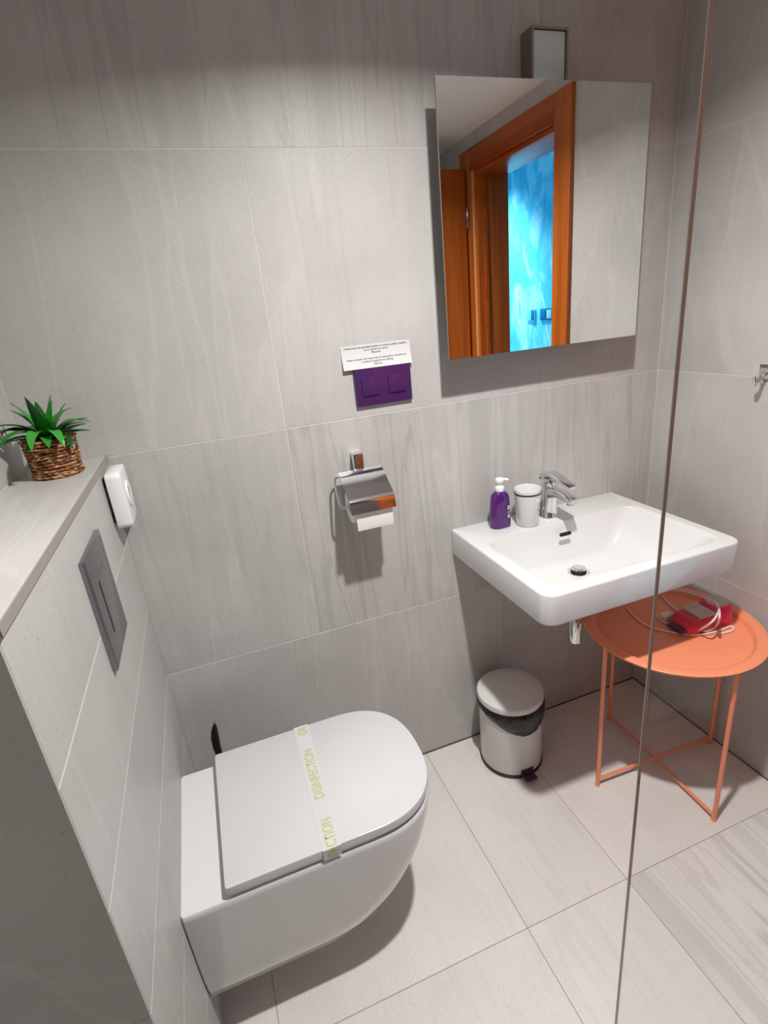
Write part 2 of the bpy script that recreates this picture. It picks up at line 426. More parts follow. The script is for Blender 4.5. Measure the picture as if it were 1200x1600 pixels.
# two switch plates on the hall wall
sw = thing('hall_switch', 'double blue-grey switch plate on the blue hall wall', 'switch', (2.7, -2.27, 1.31), 'switches on the hall wall')
obj('frame', B(2.689, 2.7, -2.345, -2.195, 1.27, 1.35, bev=.003), M['hallswitch'], sw)
obj('rocker', B(2.685, 2.689, -2.262, -2.208, 1.282, 1.338, bev=.001), mat('pale_rocker', lin(150, 205, 225), .4), sw)
obj('rocker', B(2.685, 2.689, -2.333, -2.279, 1.282, 1.338, bev=.001), M['hallswitch'], sw)
sw = thing('hall_switch', 'narrow blue-grey switch with pale plate on the blue hall wall', 'switch', (2.7, -2.44, 1.31), 'switches on the hall wall')
obj('frame', B(2.689, 2.7, -2.515, -2.41, 1.27, 1.35, bev=.003), mat('pale_plate', lin(110, 215, 230), .4), sw)
obj('rocker', B(2.684, 2.689, -2.45, -2.42, 1.275, 1.345, bev=.001), M['hallswitch'], sw)

# downlight in the ceiling
dl = thing('ceiling_downlight', 'small round recessed spotlight in the bathroom ceiling', 'spotlight', (LIGHT[0], LIGHT[1], CEIL))
bm = bmesh.new(); lathe(bm, [(.036, CEIL-.0005), (.045, CEIL-.0005), (.045, CEIL-.004), (.042, CEIL-.006), (.036, CEIL-.004), (.036, CEIL-.0005)], LIGHT[:2], 40, False, False); obj('trim_ring', bm, M['satin'], dl)
bm = bmesh.new(); lathe(bm, [(.036, CEIL-.0008), (.036, CEIL-.0015)], LIGHT[:2], 32); obj('lens', bm, M['bulb'], dl)
ld = bpy.data.lights.new('downlight', 'AREA'); ld.shape = 'DISK'; ld.size = .06; ld.energy = LIGHT_W; ld.color = (1, .98, .955); ld.spread = math.radians(SPREAD)
lo = bpy.data.objects.new('downlight', ld); COL.objects.link(lo); lo.parent = dl; lo.location = (0, 0, -.006)

# ------------------------------------------------------------------ shower glass
XG, YG = .65, -.938
sg = thing('shower_screen', 'clear frameless glass shower screen with a polished vertical edge', 'glass panel', (XG, -1.47, 0))
obj('glass_pane', B(XG, XG+.0045, -1.998, YG-.0015, .012, 2.05), M['glass'], sg, 0)
obj('polished_edge', B(XG, XG+.0045, YG-.0015, YG, .012, 2.05, bev=.0004), M['glassedge'], sg, 0)
obj('floor_channel', B(XG-.004, XG+.012, -1.998, YG, 0, .012), M['satin'], sg, 0)

# ------------------------------------------------------------------ toilet
TY = -.375
def dloop(x0, x1, hw, z, n=40, p=2.5, xs=None, r0=0.006):
    """D outline: flat back at x0, straight sides, superelliptic front reaching x1"""
    xs = x1-.172 if xs is None else xs
    pts = [(x0, TY+hw-r0, z), (x0+r0*.3, TY+hw-r0*.3, z), (x0+r0, TY+hw, z)]
    for k in range(1, 6): pts.append((x0+r0+(xs-x0-r0)*k/6, TY+hw, z))
    for k in range(n+1):
        a = PI/2-PI*k/n
        c, s = math.cos(a), math.sin(a)
        pts.append((xs+(x1-xs)*abs(c)**(2/p), TY+hw*math.copysign(abs(s)**(2/p), s), z))
    for k in range(5, 0, -1): pts.append((x0+r0+(xs-x0-r0)*k/6, TY-hw, z))
    pts += [(x0+r0, TY-hw, z), (x0+r0*.3, TY-hw+r0*.3, z), (x0, TY-hw+r0, z)]
    return pts
to = thing('toilet', 'white wall-hung toilet with closed lid', 'toilet', (0.0, TY, .13))
bm = bmesh.new()
L = []
for z, x1, hw, p in ((.126, .31, .128, 2.6), (.128, .36, .146, 2.6), (.138, .405, .157, 2.5), (.17, .452, .166, 2.5), (.21, .487, .171, 2.5), (.26, .516, .175, 2.5), (.31, .537, .177, 2.5), (.36, .550, .179, 2.5), (.395, .555, .180, 2.5), (.405, .555, .180, 2.5), (.409, .552, .177, 2.5)):
    L.append(dloop(.0005, x1, hw, z, p=p))
loft(bm, L); obj('bowl', bm, M['ceramic'], to, 45)
bm = bmesh.new(); loft(bm, [dloop(.092, .540, .174, .4095), dloop(.092, .540, .174, .4165)]); obj('seat', bm, M['lidplastic'], to)
bm = bmesh.new(); loft(bm, [dloop(.087, .552, .177, .4180), dloop(.086, .554, .1785, .4200), dloop(.086, .5545, .179, .4375), dloop(.0866, .5538, .1784, .4398), dloop(.0880, .5522, .177, .4407)])
lid = obj('lid', bm, M['lidplastic'], to, 35)
for y in (TY-.08, TY+.08):
    bm = bmesh.new(); lathe(bm, [(.010, .4092), (.010, .4180)], (.100, y), 16); obj('hinge', bm, M['satin'], to)
# paper band with lettering
ZL = .4409
def wrap(x, y, lift=0):
    """follow the band over the lid: skew in x, fold down at both long sides"""
    y0, y1 = TY-.1798, TY+.1798
    sk = .275+(y-y0)/(y1-y0)*.010
    if y < y0: return Vector((sk+x, y0-.0012-lift, ZL-(y0-y)))
    if y > y1: return Vector((sk+x, y1+.0012+lift, ZL-(y-y1)))
    return Vector((sk+x, y, ZL+lift))
bd = thing('disinfection_band', 'white paper hygiene band lettered in green across the toilet lid', 'paper band', (.295, TY, ZL))
bm = bmesh.new(); ys = [TY-.1798-.026, TY-.1799]+[TY-.1798+.3596*k/10 for k in range(11)]+[TY+.1799, TY+.1798+.026]
loft(bm, [[wrap(0, y, .0000), wrap(.037, y, .0000), wrap(.037, y, .0005), wrap(0, y, .0005)] for y in ys])
bs = obj('paper_strip', bm, M['paper'], bd, 0)
def band_word(s, y0, y1):
    bm = text_mesh(s, .05, .0006)
    a, b, c, d = extent(bm)
    bmesh.ops.subdivide_edges(bm, edges=[e for e in bm.edges if e.calc_length() > .01], cuts=1)
    for v in bm.verts:
        t = (v.co.x-a)/(b-a); u = (v.co.y-c)/(d-c)
        v.co = wrap(.031-.0225*u, y0+(y1-y0)*t, .0009)
    obj('lettering', bm, M['lettering'], bs, 0)
band_word('DISINFECTION', -.432, -.282); band_word('FECTION', -.574, -.486); band_word('DI', -.226, -.203)

# toilet brush behind the bowl
tb = thing('toilet_brush', 'black toilet brush with pointed handle behind the toilet', 'toilet brush', (.09, -.10, 0))
bm = bmesh.new(); lathe(bm, [(.0, .0), (.046, .0), (.048, .004), (.044, .12), (.042, .122), (.040, .118), (.040, .01), (0, .01)], (.09, -.10), 32, False, False); obj('holder', bm, M['black'], tb)
bm = bmesh.new(); tube(bm, [(.09, -.10, .03), (.09, -.10, .30), (.087, -.10, .36)], .006, 10); obj('handle_rod', bm, M['black'], tb)
bm = bmesh.new()
loft(bm, [[(cx+hw*math.cos(a), -.10+.006*math.sin(a), z) for a in [2*PI*k/12 for k in range(12)]] for z, cx, hw in ((.32, .0885, .005), (.35, .0865, .0085), (.38, .0850, .0104), (.41, .0862, .0106), (.432, .0890, .0090), (.446, .0918, .0062), (.453, .0935, .0032), (.4555, .0942, .0010))])
obj('grip', bm, M['black'], tb, 60)
bm = bmesh.new(); lathe(bm, [(.01, .012), (.030, .02), (.034, .06), (.028, .10), (.008, .11)], (.09, -.10), 20); obj('brush_head', bm, M['white'], tb)

# flush plate and white box on the ledge wall
fp = thing('flush_plate', 'satin grey metal flush plate above the toilet', 'flush plate', (0, -.3865, .903))
obj('plate', B(0.0003, .0085, -.468, -.305, .903, 1.103, bev=.0008), M['satin'], fp, 30)
obj('button_slot', B(.0080, .0088, -.4185, -.4095, .948, 1.047), M['darkslot'], fp, 0)
obj('button_groove', B(.0080, .0087, -.4135, -.353, 1.052, 1.0550), mat('grey_groove', lin(84, 78, 90), .4), fp, 0)
obj('edge_groove', B(.0080, .0087, -.4640, -.4625, .905, 1.101), M['darkslot'], fp, 0)
wbx = thing('white_wall_unit', 'small white plastic wall box with a round button on the ledge wall', 'wall box', (0, -.066, 1.035))
bm = bmesh.new(); loft(bm, [[(x, y, z) for (y, z, _) in rrect(-.119+i, -.013-i, 1.035+i, 1.158-i, 0, .012-i*.4, 5)] for x, i in ((.007, .001), (.009, 0), (.033, 0), (.0362, .0015), (.0372, .004))]); body = obj('body', bm, M['white'], wbx)
obj('adhesive_pad', B(.0002, .0072, -.100, -.030, 1.128, 1.148), M['black'], wbx, 0); obj('adhesive_pad', B(.0002, .0072, -.100, -.030, 1.046, 1.066), M['black'], wbx, 0)
bm = bmesh.new(); lathe(bm, [(.028, 0), (.030, .002), (.0285, .004), (.022, .0045)], (0, 0), 32)
bmesh.ops.rotate(bm, verts=bm.verts, cent=(0, 0, 0), matrix=Matrix.Rotation(PI/2, 3, 'Y')); bmesh.ops.translate(bm, verts=bm.verts, vec=(.0368, -.062, 1.098)); obj('round_button', bm, M['white'], wbx)
bm = bmesh.new(); box(bm, .0405, .0416, -.079, -.0755, 1.099, 1.117); box(bm, .0405, .0416, -.072, -.069, 1.087, 1.090); obj('slot', bm, M['black'], wbx, 0)

# ------------------------------------------------------------------ potted plant on the ledge
PC = (-.066, -.135)
pp = thing('potted_plant', 'green leafy plant in a woven basket pot on the ledge', 'plant', (PC[0], PC[1], HT))
bm = bmesh.new(); rows = []; nseg = 120; H = .076; ncoil = 12
def brad(t): return .0405+.004*t
for k in range(ncoil*5+1):
    t = k/(ncoil*5); L = []
    for i in range(nseg):
        a = 2*PI*i/nseg; coil = math.floor(t*ncoil-1e-6)
        bump = abs(math.sin(PI*t*ncoil))**.7*.0040+.0012*math.sin(a*22+coil*2.1)+.0008*math.sin(a*9+coil)
        if coil in (0, ncoil-1): bump += .0022
        r = brad(t)+bump*.9; L.append((PC[0]+r*math.cos(a), PC[1]+r*math.sin(a), HT+.0005+H*t+.0008*math.sin(a*22+coil)))
    rows.append(L)
for r, z in ((.038, H-.002), (.036, H-.014)): rows.append([(PC[0]+r*math.cos(2*PI*i/nseg), PC[1]+r*math.sin(2*PI*i/nseg), HT+z) for i in range(nseg)])
loft(bm, rows); obj('basket', bm, M['basket'], pp, 80)
bm = bmesh.new(); lathe(bm, [(.036, HT+H-.016), (.036, HT+H-.011), (.02, HT+H-.008), (.0, HT+H-.006)], PC, 24, True, False); obj('soil', bm, M['leafstem'], pp)
rl = random.Random(3)
def plant_leaf(az, el, ln, wd, droop, h0=.0, twist=0):
    bm = bmesh.new(); n = 9
    p = Vector((PC[0]+.008*math.cos(az), PC[1]+.008*math.sin(az), HT+H-.008+h0)); e = el; rows = []
    side = Vector((-math.sin(az), math.cos(az), 0))
    for k in range(n+1):
        t = k/n
        d = Vector((math.cos(az)*math.cos(e), math.sin(az)*math.cos(e), math.sin(e)))
        up = side.cross(d)*-1
        s2 = (side*math.cos(twist)+up*math.sin(twist))
        wv = wd*(math.sin(PI*min(1, .12+t*.88)**.8))**.9*(1-t*.15)+.0004
        if k == n: wv = .0002
        q = p.copy(); q.x = max(q.x, XL+.006); q.y = min(q.y, -.006)
        if q.z < HT+.002: q.z = HT+.002
        rows.append([q-s2*wv+up*wv*.25, q, q+s2*wv+up*wv*.25, q-up*.0007])
        p = p+d*(ln/n); e -= droop/n
    loft(bm, rows); return obj('leaf', bm, M['leaf'], pp, 70)
D = math.radians
spec = [(-95, 58, .105, .0135, 2.5), (-62, 55, .100, .0130, 2.5), (-135, 50, .110, .0115, 2.1), (178, 38, .110, .0115, 1.0), (192, 22, .100, .0110, .9), (208, 32, .115, .0105, 1.6),
        (-18, 42, .085, .0105, .9), (12, 48, .085, .0110, 1.0), (35, 30, .080, .0100, .6), (-40, 78, .092, .0125, .5), (-110, 82, .098, .0125, .3), (150, 74, .098, .0120, .6),
        (100, 70, .100, .0110, .6), (62, 62, .100, .0115, 1.2), (82, 45, .100, .0105, 1.1), (130, 48, .105, .0110, 1.5), (-80, 30, .072, .0125, 1.5), (-118, 25, .080, .0120, 1.6), (-42, 30, .072, .0125, 1.8),
        (-160, 60, .112, .0110, 1.5), (0, 70, .085, .0120, .4), (-75, 72, .088, .0130, 1.2), (45, 80, .092, .0110, .3), (-170, 78, .095, .0120, .4), (-8, 18, .080, .0095, .5), (-150, 78, .085, .0130, .7), (-20, 62, .085, .0120, 1.4), (165, 58, .10, .0105, 1.8), (25, 60, .095, .0105, 1.7)]
for i, (az, el, ln, wd, dp) in enumerate(spec): plant_leaf(D(az+rl.uniform(-7, 7)), D(el), ln*.92, wd, dp, rl.uniform(0, .006), rl.uniform(-.3, .3))

# ------------------------------------------------------------------ on the back wall: switch, notice, paper holder
ws = thing('wall_switch', 'glossy purple double wall switch below the paper notice', 'switch', (.682, 0, 1.20))
obj('frame', B(.606, .760, -.010, -.0003, 1.200, 1.297, bev=.002), M['purple'], ws, 30)
for x in (.647, .719): obj('rocker', B(x-.0235, x+.0235, -.0140, -.0098, 1.226, 1.273, bev=.0015), M['purple'], ws, 30)
nt = thing('paper_notice', 'white paper notice with printed text stuck above the purple switch', 'notice', (.6735, 0, 1.294))
bm = bmesh.new(); loft(bm, [[(.581+.185*k/8, -.0006-.0104*(1-t)**2-d, 1.2945+.0575*t) for k in range(9) for d in ()] or [(.581, -.0006-.0105*(1-t)**2, 1.2945+.0575*t), (.766, -.0006-.0105*(1-t)**2, 1.2945+.0575*t), (.766, -.0009-.0105*(1-t)**2, 1.2945+.0575*t), (.581, -.0009-.0105*(1-t)**2, 1.2945+.0575*t)] for t in (0, .15, .3, .5, .7, .85, 1)])
sheet = obj('sheet', bm, M['paper'], nt, 60)
def notice_line(s, zc, h, wmax=None):
    bm = text_mesh(s, h, h*.012); a, b, c, d = extent(bm)
    k = 1 if not wmax else min(1.15, wmax/(b-a))
    for v in bm.verts:
        z = zc+v.co.y; t = (z-1.2945)/.0575
        v.co = Vector((.6735+(v.co.x-(a+b)/2)*k, -.0012-.0105*(1-min(t, 1))**2, z))
    obj('printed_line', bm, M['ink'], sheet, 0)
hh = .0062
notice_line('Prosíme hostí, aby nepoužívali uteráky na umývanie podlahy a kúpeľne.', 1.3435, hh, .168)
notice_line('Je na to určený mop v sprche.', 1.3365, hh, .066)
notice_line('Ďakujeme', 1.3295, hh, .024)
notice_line("Please our guests, don't using towels for cleaning floor and bathroom.", 1.3155, hh, .160)
notice_line('In addition is equipment for cleaning.', 1.3085, hh, .086)
notice_line('Thank you', 1.3015, hh, .024)

ph = thing('toilet_paper_holder', 'chrome toilet paper holder with folding cover on the back wall', 'paper holder', (.585, 0, .95))
bm = bmesh.new(); box(bm, .574, .600, -.030, -.0003, 1.033, 1.085, bev=.0015); obj('wall_mount', bm, M['chrome'], ph, 30)
prof = [(-.030, 1.040), (-.036, 1.0415), (-.100, .9985), (-.112, .990), (-.118, .980), (-.1225, .955)]
pts = catmull([(0, y, z) for y, z in prof], 4)
bm = bmesh.new(); nrm = []
for i, p in enumerate(pts):
    t = (pts[min(i+1, len(pts)-1)]-pts[max(i-1, 0)]).normalized(); nrm.append(Vector((0, t.z, -t.y)))
loft(bm, [[(.527, p.y, p.z), (.647, p.y, p.z), (.647, (p-n_*.0016).y, (p-n_*.0016).z), (.527, (p-n_*.0016).y, (p-n_*.0016).z)] for p, n_ in zip(pts, nrm)])
obj('cover', bm, M['chrome'], ph, 50)
bm = bmesh.new(); tube(bm, catmull([(.587, -.026, 1.036), (.56, -.028, 1.036), (.527, -.029, 1.035), (.5155, -.033, 1.026), (.514, -.044, 1.005), (.5140, -.062, .972), (.519, -.068, .9615), (.535, -.069, .960), (.64, -.069, .960)], 6), .0032, 10); obj('wire_arm', bm, M['chrome'], ph, 60)
tr = thing('toilet_roll', 'white toilet paper roll under the chrome cover', 'toilet roll', (.588, -.069, .918))
bm = bmesh.new(); n = 40
ring = lambda x, r: [(x, -.069+r*math.cos(2*PI*i/n), .960+r*math.sin(2*PI*i/n)) for i in range(n)]
loft(bm, [ring(.538, .02), ring(.538, .0425), ring(.640, .0425), ring(.640, .02), ring(.538, .02)], False, False); obj('roll', bm, M['tissue'], tr)
bm = bmesh.new(); pth = [(-.069-.0432*math.cos(a), .960+.0432*math.sin(a)) for a in (.5, .2, 0)]+[(-.1125, .945), (-.113, .915), (-.111, .905)]
loft(bm, [[(.541, y, z), (.639, y, z), (.639, y-.0006, z), (.541, y-.0006, z)] for y, z in pth]); obj('loose_sheet', bm, M['tissue'], tr)

# ------------------------------------------------------------------ mirror and lamp
mr = thing('mirror', 'square frameless wall mirror above the sink', 'mirror', (1.124, 0, 1.296))
obj('glass', B(.834, 1.414, -.0900, -.0888, 1.296, 1.880), M['mirror'], mr, 0)
obj('backing', B(.8335, 1.4145, -.0888, -.0850, 1.2955, 1.8805), M['mirroredge'], mr, 0)
obj('mounting_box', B(.96, 1.29, -.0850, -.0003, 1.42, 1.78), M['lamp_metal'], mr, 0)
wlmp = thing('wall_lamp', 'unlit square wall lamp with frosted front above the mirror', 'lamp', (1.154, 0, 1.890))
bm = bmesh.new()
for a in ((1.104, 1.109, 1.890, 1.997), (1.199, 1.204, 1.890, 1.997), (1.109, 1.199, 1.992, 1.997), (1.109, 1.199, 1.890, 1.895)): box(bm, a[0], a[1], -.045, -.0003, a[2], a[3])
obj('housing', bm, M['lamp_metal'], wlmp, 0)
obj('diffuser', B(1.1095, 1.1985, -.041, -.02, 1.8955, 1.9915, bev=.003), M['diffuser'], wlmp, 30)

# towel hook at the right border
hk = thing('towel_hook', 'small chrome towel hook on the right wall', 'hook', (1.6, -.354, 1.163))
obj('plate', B(1.592, 1.5997, -.378, -.331, 1.170, 1.207, bev=.0015), M['chrome'], hk, 30)
bm = bmesh.new(); tube(bm, catmull([(1.593, -.352, 1.185), (1.575, -.352, 1.178), (1.563, -.352, 1.163), (1.556, -.352, 1.166), (1.552, -.352, 1.182)], 5), .005, 10); obj('peg', bm, M['chrome'], hk, 60)
bm = bmesh.new(); box(bm, 1.590, 1.5997, -.346, -.339, 1.160, 1.172, bev=.001); obj('clip', bm, M['chrome'], hk, 30)

# ------------------------------------------------------------------ sink
SX0, SX1, SY, ST = .855, 1.444, -.467, .80
sk = thing('sink', 'white rectangular wall-hung ceramic sink', 'sink', ((SX0+SX1)/2, 0, .655))
def orr(i, z, rf=.034): return rrect(SX0+i, SX1-i, SY+i, -.0005-(i*.2), z, (rf-i*.5, rf-i*.5, .004, .004))
def inr(t, z):
    l = lambda a, b: a+(b-a)*t
    return rrect(l(.893, 1.000), l(1.410, 1.305), l(-.434, -.300), l(-.122, -.148), z, l(.045, .05))
bm = bmesh.new()
bowl = [(0, .800), (.02, .7985), (.05, .794), (.10, .785), (.2, .768), (.32, .748), (.45, .730), (.6, .713), (.75, .698), (.9, .687), (1, .682)]
rows = [rrect(1.02, 1.28, -.34, -.09, .652, .05), rrect(.96, 1.34, -.39, -.05, .672, .05), rrect(.90, 1.40, -.42, -.02, .708, .05), orr(.018, .7190), orr(.005, .7195), orr(.0010, .7210), orr(0, .725), orr(0, .7945), orr(.0012, .7985), orr(.004, .7998), orr(.007, .800), inr(-.05, .800)]
rows += [inr(t, z) for t, z in bowl]
dcx, dcy = 1.151, -.208
n_ = len(rows[0])
last = rows[-1]
def drain_ring(r, z):
    out = []
    for p in last:
        a = math.atan2(p[1]-(-.224), p[0]-1.1525); out.append((dcx+r*math.cos(a), dcy+r*math.sin(a), z))
    return out
rows += [drain_ring(.060, .6765), drain_ring(.030, .672)]
loft(bm, rows); obj('basin', bm, M['ceramic'], sk, 50)
dn = thing('sink_drain', 'round chrome pop-up drain plug in the sink', 'drain', (dcx, dcy, .672))
bm = bmesh.new(); lathe(bm, [(.031, .6722), (.031, .6745), (.029, .6755), (.022, .674), (.022, .6722)], (dcx, dcy), 32); obj('flange', bm, M['chrome'], dn)
bm = bmesh.new(); lathe(bm, [(.021, .675), (.021, .678)], (dcx, dcy), 32); obj('gap_ring', bm, M['darkslot'], dn)
bm = bmesh.new(); lathe(bm, [(.012, .676), (.012, .681), (.020, .682), (.021, .684), (.0195, .6865), (.010, .688), (.0, .6882)], (dcx, dcy), 32, True, False); obj('plug', bm, M['chrome'], dn)
bm = bmesh.new(); loft(bm, [[(x, y-.0195+z0*.0, zz) for x, zz, y in [(px_, pz, -.1285+(pz-.769)*.28) for px_, pz, _ in rrect(1.1290, 1.1690, .7655, .7755, 0, .0048, 5)]] for z0 in (0,)] + [[(px_, -.150-.0+(pz-.769)*.28, pz) for px_, pz, _ in rrect(1.1290, 1.1690, .7655, .7755, 0, .0048, 5)]])
obj('overflow_slot', bm, M['darkslot'], sk, 0)
# bottle trap below
TX = 1.146
bt = thing('bottle_trap', 'chrome bottle trap hanging under the sink', 'pipe', (TX, dcy, .44))
bm = bmesh.new(); lathe(bm, [(.016, .44), (.0205, .443), (.021, .447), (.021, .53), (.019, .535), (.016, .54), (.016, .651)], (TX, dcy), 28); obj('trap_body', bm, M['chrome'], bt)
bm = bmesh.new(); tube(bm, catmull([(TX, dcy+.015, .51), (TX, dcy+.06, .51), (TX, -.0005, .51)], 4), .016, 16); obj('outlet_pipe', bm, M['chrome'], bt)
bm = bmesh.new(); tube(bm, [(TX, -.012, .51), (TX, -.008, .51), (TX, -.0005, .51)], [.020, .033, .035], 28); obj('wall_flange', bm, M['chrome'], bt)

# faucet
FX, FY = 1.151, -.062
fc = thing('faucet', 'chrome single-lever faucet on the sink', 'faucet', (FX, FY, ST))
def sec(y, z, hx, hy, n=24, p=2.6):
    return [(FX+hx*math.copysign(abs(math.cos(a))**(2/p), math.cos(a)), y+hy*math.copysign(abs(math.sin(a))**(2/p), math.sin(a)), z) for a in [2*PI*k/n for k in range(n)]]
bm = bmesh.new(); loft(bm, [sec(FY, ST+.0003, .026, .028), sec(FY, ST+.003, .026, .028), sec(FY, ST+.006, .024, .026), sec(FY, .83, .0225, .025), sec(FY-.002, .86, .0215, .025), sec(FY-.002, .885, .0205, .025), sec(FY+.001, .898, .018, .021)]); obj('body', bm, M['chrome'], fc, 50)
def ysec(y, zc, hx, hz, n=20, p=3.2):
    return [(FX+hx*math.copysign(abs(math.cos(a))**(2/p), math.cos(a)), y, zc+hz*math.copysign(abs(math.sin(a))**(2/p), math.sin(a))) for a in [2*PI*k/n for k in range(n)]]
bm = bmesh.new(); loft(bm, [ysec(-.060, .872, .018, .022), ysec(-.085, .878, .0180, .018), ysec(-.115, .886, .0175, .0135), ysec(-.145, .884, .0170, .0110), ysec(-.172, .880, .0165, .0095), ysec(-.182, .878, .0150, .0070)]); sp = obj('spout', bm, M['chrome'], fc, 50)
bm = bmesh.new(); lathe(bm, [(.010, .866), (.0105, .866), (.011, .873)], (FX, -.165), 20); obj('aerator', bm, M['satin'], sp)
bm = bmesh.new(); lathe(bm, [(.016, .896), (.0185, .899), (.019, .910), (.0175, .918), (.012, .922)], (FX, -.066), 28); obj('cartridge', bm, M['chrome'], fc)
bm = bmesh.new(); loft(bm, [ysec(-.036, .914, .014, .0035), ysec(-.040, .924, .0175, .0075), ysec(-.060, .9315, .0185, .0085), ysec(-.085, .9355, .0180, .0075), ysec(-.115, .9320, .0165, .0055), ysec(-.145, .925, .0150, .0042), ysec(-.168, .9195, .0140, .0035), ysec(-.174, .918, .012, .0022)]); obj('lever', bm, M['chrome'], fc, 50)

# soap bottle and cup
BX, BY = .988, -.058
sb = thing('soap_bottle', 'purple soap dispenser bottle with white pump on the sink', 'bottle', (BX, BY, ST))
def bsec(z, a_, b_2, n=32, p=2.6): return [(BX+a_*math.copysign(abs(math.cos(t))**(2/p), math.cos(t)), BY+b_2*math.copysign(abs(math.sin(t))**(2/p), math.sin(t)), z) for t in [2*PI*k/n for k in range(n)]]
bm = bmesh.new(); loft(bm, [bsec(ST+.0004, .028, .018), bsec(ST+.003, .0315, .021), bsec(ST+.03, .0312, .0208), bsec(ST+.06, .0295, .0200), bsec(ST+.090, .0275, .0188), bsec(ST+.100, .0245, .0172), bsec(ST+.107, .0175, .0145), bsec(ST+.111, .0120, .0120, p=2)]); bo = obj('bottle_body', bm, M['soap'], sb, 50)
bm = bmesh.new(); lathe(bm, [(.0125, ST+.110), (.0132, ST+.111), (.0132, ST+.122), (.0118, ST+.1255), (.0060, ST+.126), (.0060, ST+.136), (.0110, ST+.137), (.0130, ST+.143), (.0112, ST+.148), (.004, ST+.150)], (BX, BY), 24); pu = obj('pump', bm, M['white'], sb)
bm = bmesh.new(); tube(bm, catmull([(BX, BY, ST+.144), (BX+.012, BY-.006, ST+.145), (BX+.022, BY-.011, ST+.142)], 5), .0042, 10); obj('nozzle', bm, M['white'], pu)
bm = bmesh.new()
for z, h in ((.030, .012), (.055, .014), (.046, .004)): 
    loft(bm, [[(BX+.012+.010*k/4, BY-.0216+.0022*(k/4)**2*1.6, ST+z+dz) for k in range(5)] for dz in (0, h)], False, False, False)
obj('label_print', bm, mat('pale_print', lin(200, 178, 206), .6), bo, 0)
CX, CY = 1.064, -.085
cp = thing('tumbler', 'white ceramic toothbrush cup with black rim line on the sink', 'cup', (CX, CY, ST))
bm = bmesh.new(); lathe(bm, [(.0, ST+.0004), (.030, ST+.0004), (.0325, ST+.003), (.0385, ST+.106), (.0392, ST+.110), (.0380, ST+.112), (.0362, ST+.110), (.0300, ST+.006), (.0, ST+.005)], (CX, CY), 48, False, False); cb = obj('cup_body', bm, M['ceramic'], cp, 50)
bm = bmesh.new(); lathe(bm, [(.0385, ST+.0965), (.0390, ST+.0968), (.0393, ST+.1005), (.0389, ST+.1008)], (CX, CY), 48, False, False); obj('rim_line', bm, M['black'], cb, 50)
bm = bmesh.new()   # round printed emblem on the side facing right-front
def cup_pt(ang, z, e=.0004):
    r = .0325+.006*(z-.003)/.103+e; return Vector((CX+r*math.cos(ang), CY+r*math.sin(ang), ST+z))
A0 = D(-38); rr_ = .020
tube(bm, [cup_pt(A0+rr_*math.cos(t)/.036, .048+rr_*math.sin(t)) for t in [2*PI*k/36 for k in range(37)]], .0005, 6)
tube(bm, [cup_pt(A0+dx/.036, .048+dz) for dx, dz in ((-.013, -.002), (-.006, .000), (0, .003), (.008, .004), (.012, .006))], .0008, 6)
tube(bm, [cup_pt(A0+dx/.036, .048+dz) for dx, dz in ((-.003, -.010), (-.001, -.004), (.002, .004), (.003, .008))], .0006, 6)
obj('printed_emblem', bm, mat('grey_print', lin(120, 112, 112), .6), cb, 60)

# ------------------------------------------------------------------ pedal bin
BC = (.968, -.128)
pb = thing('pedal_bin', 'small white pedal bin with black liner under the sink', 'bin', (BC[0], BC[1], 0))
bm = bmesh.new(); lathe(bm, [(.094, .0), (.099, .001), (.1005, .004), (.1005, .012), (.098, .013)], BC, 56); obj('base_ring', bm, M['black'], pb)
bm = bmesh.new(); lathe(bm, [(.0975, .0132), (.0985, .016), (.0985, .238), (.0965, .240), (.0955, .236), (.0955, .02)], BC, 56, True, True); obj('body', bm, M['binwhite'], pb)
bm = bmesh.new(); lathe(bm, [(.1035, .252), (.1042, .2545), (.1042, .266), (.1025, .2705), (.097, .2735), (.06, .277), (.0, .2785)], BC, 56, True, False); obj('lid', bm, M['binwhite'], pb)
bm = bmesh.new(); n = 96; rows = []
for k in range(15):
    t = k/14; L = []
    for i in range(n):
        a = 2*PI*i/n; fr = max(0, math.cos(a-D(-82)))
        low = .222-.055*fr**1.3+.010*noise.noise((math.cos(a)*2.2, math.sin(a)*2.2, 3))
        z = .2518+(low-.2518)*t
        r = .1005+.0055*math.sin(PI*min(1, t*1.05))**.7*(1+.6*fr)+.0022*noise.noise((math.cos(a)*6, math.sin(a)*6, z*45))
        r = max(r, .0995)
        L.append((BC[0]+r*math.cos(a), BC[1]+r*math.sin(a), z))
    rows.append(L)
loft(bm, rows, False, False); obj('bin_liner', bm, M['bag'], pb, 80)
bm = bmesh.new(); box(bm, .945, .985, -.256, -.222, .012, .017, bev=.002); box(bm, .957, .973, -.226, -.2275+.004, .012, .017); pd = obj('pedal', bm, mat('dark_pedal', lin(70, 40, 52), .4), pb, 30)
obj('pedal_slot', B(.943, .987, -.2285, -.2255, .020, .034, bev=.001), mat('dark_pedal_guard', lin(70, 40, 52), .5), pb, 30)
bm = bmesh.new(); box(bm, BC[0]-.02, BC[0]+.02, -.0275, -.0225, .225, .262, bev=.002); obj('lid_hinge', bm, M['black'], pb, 30)

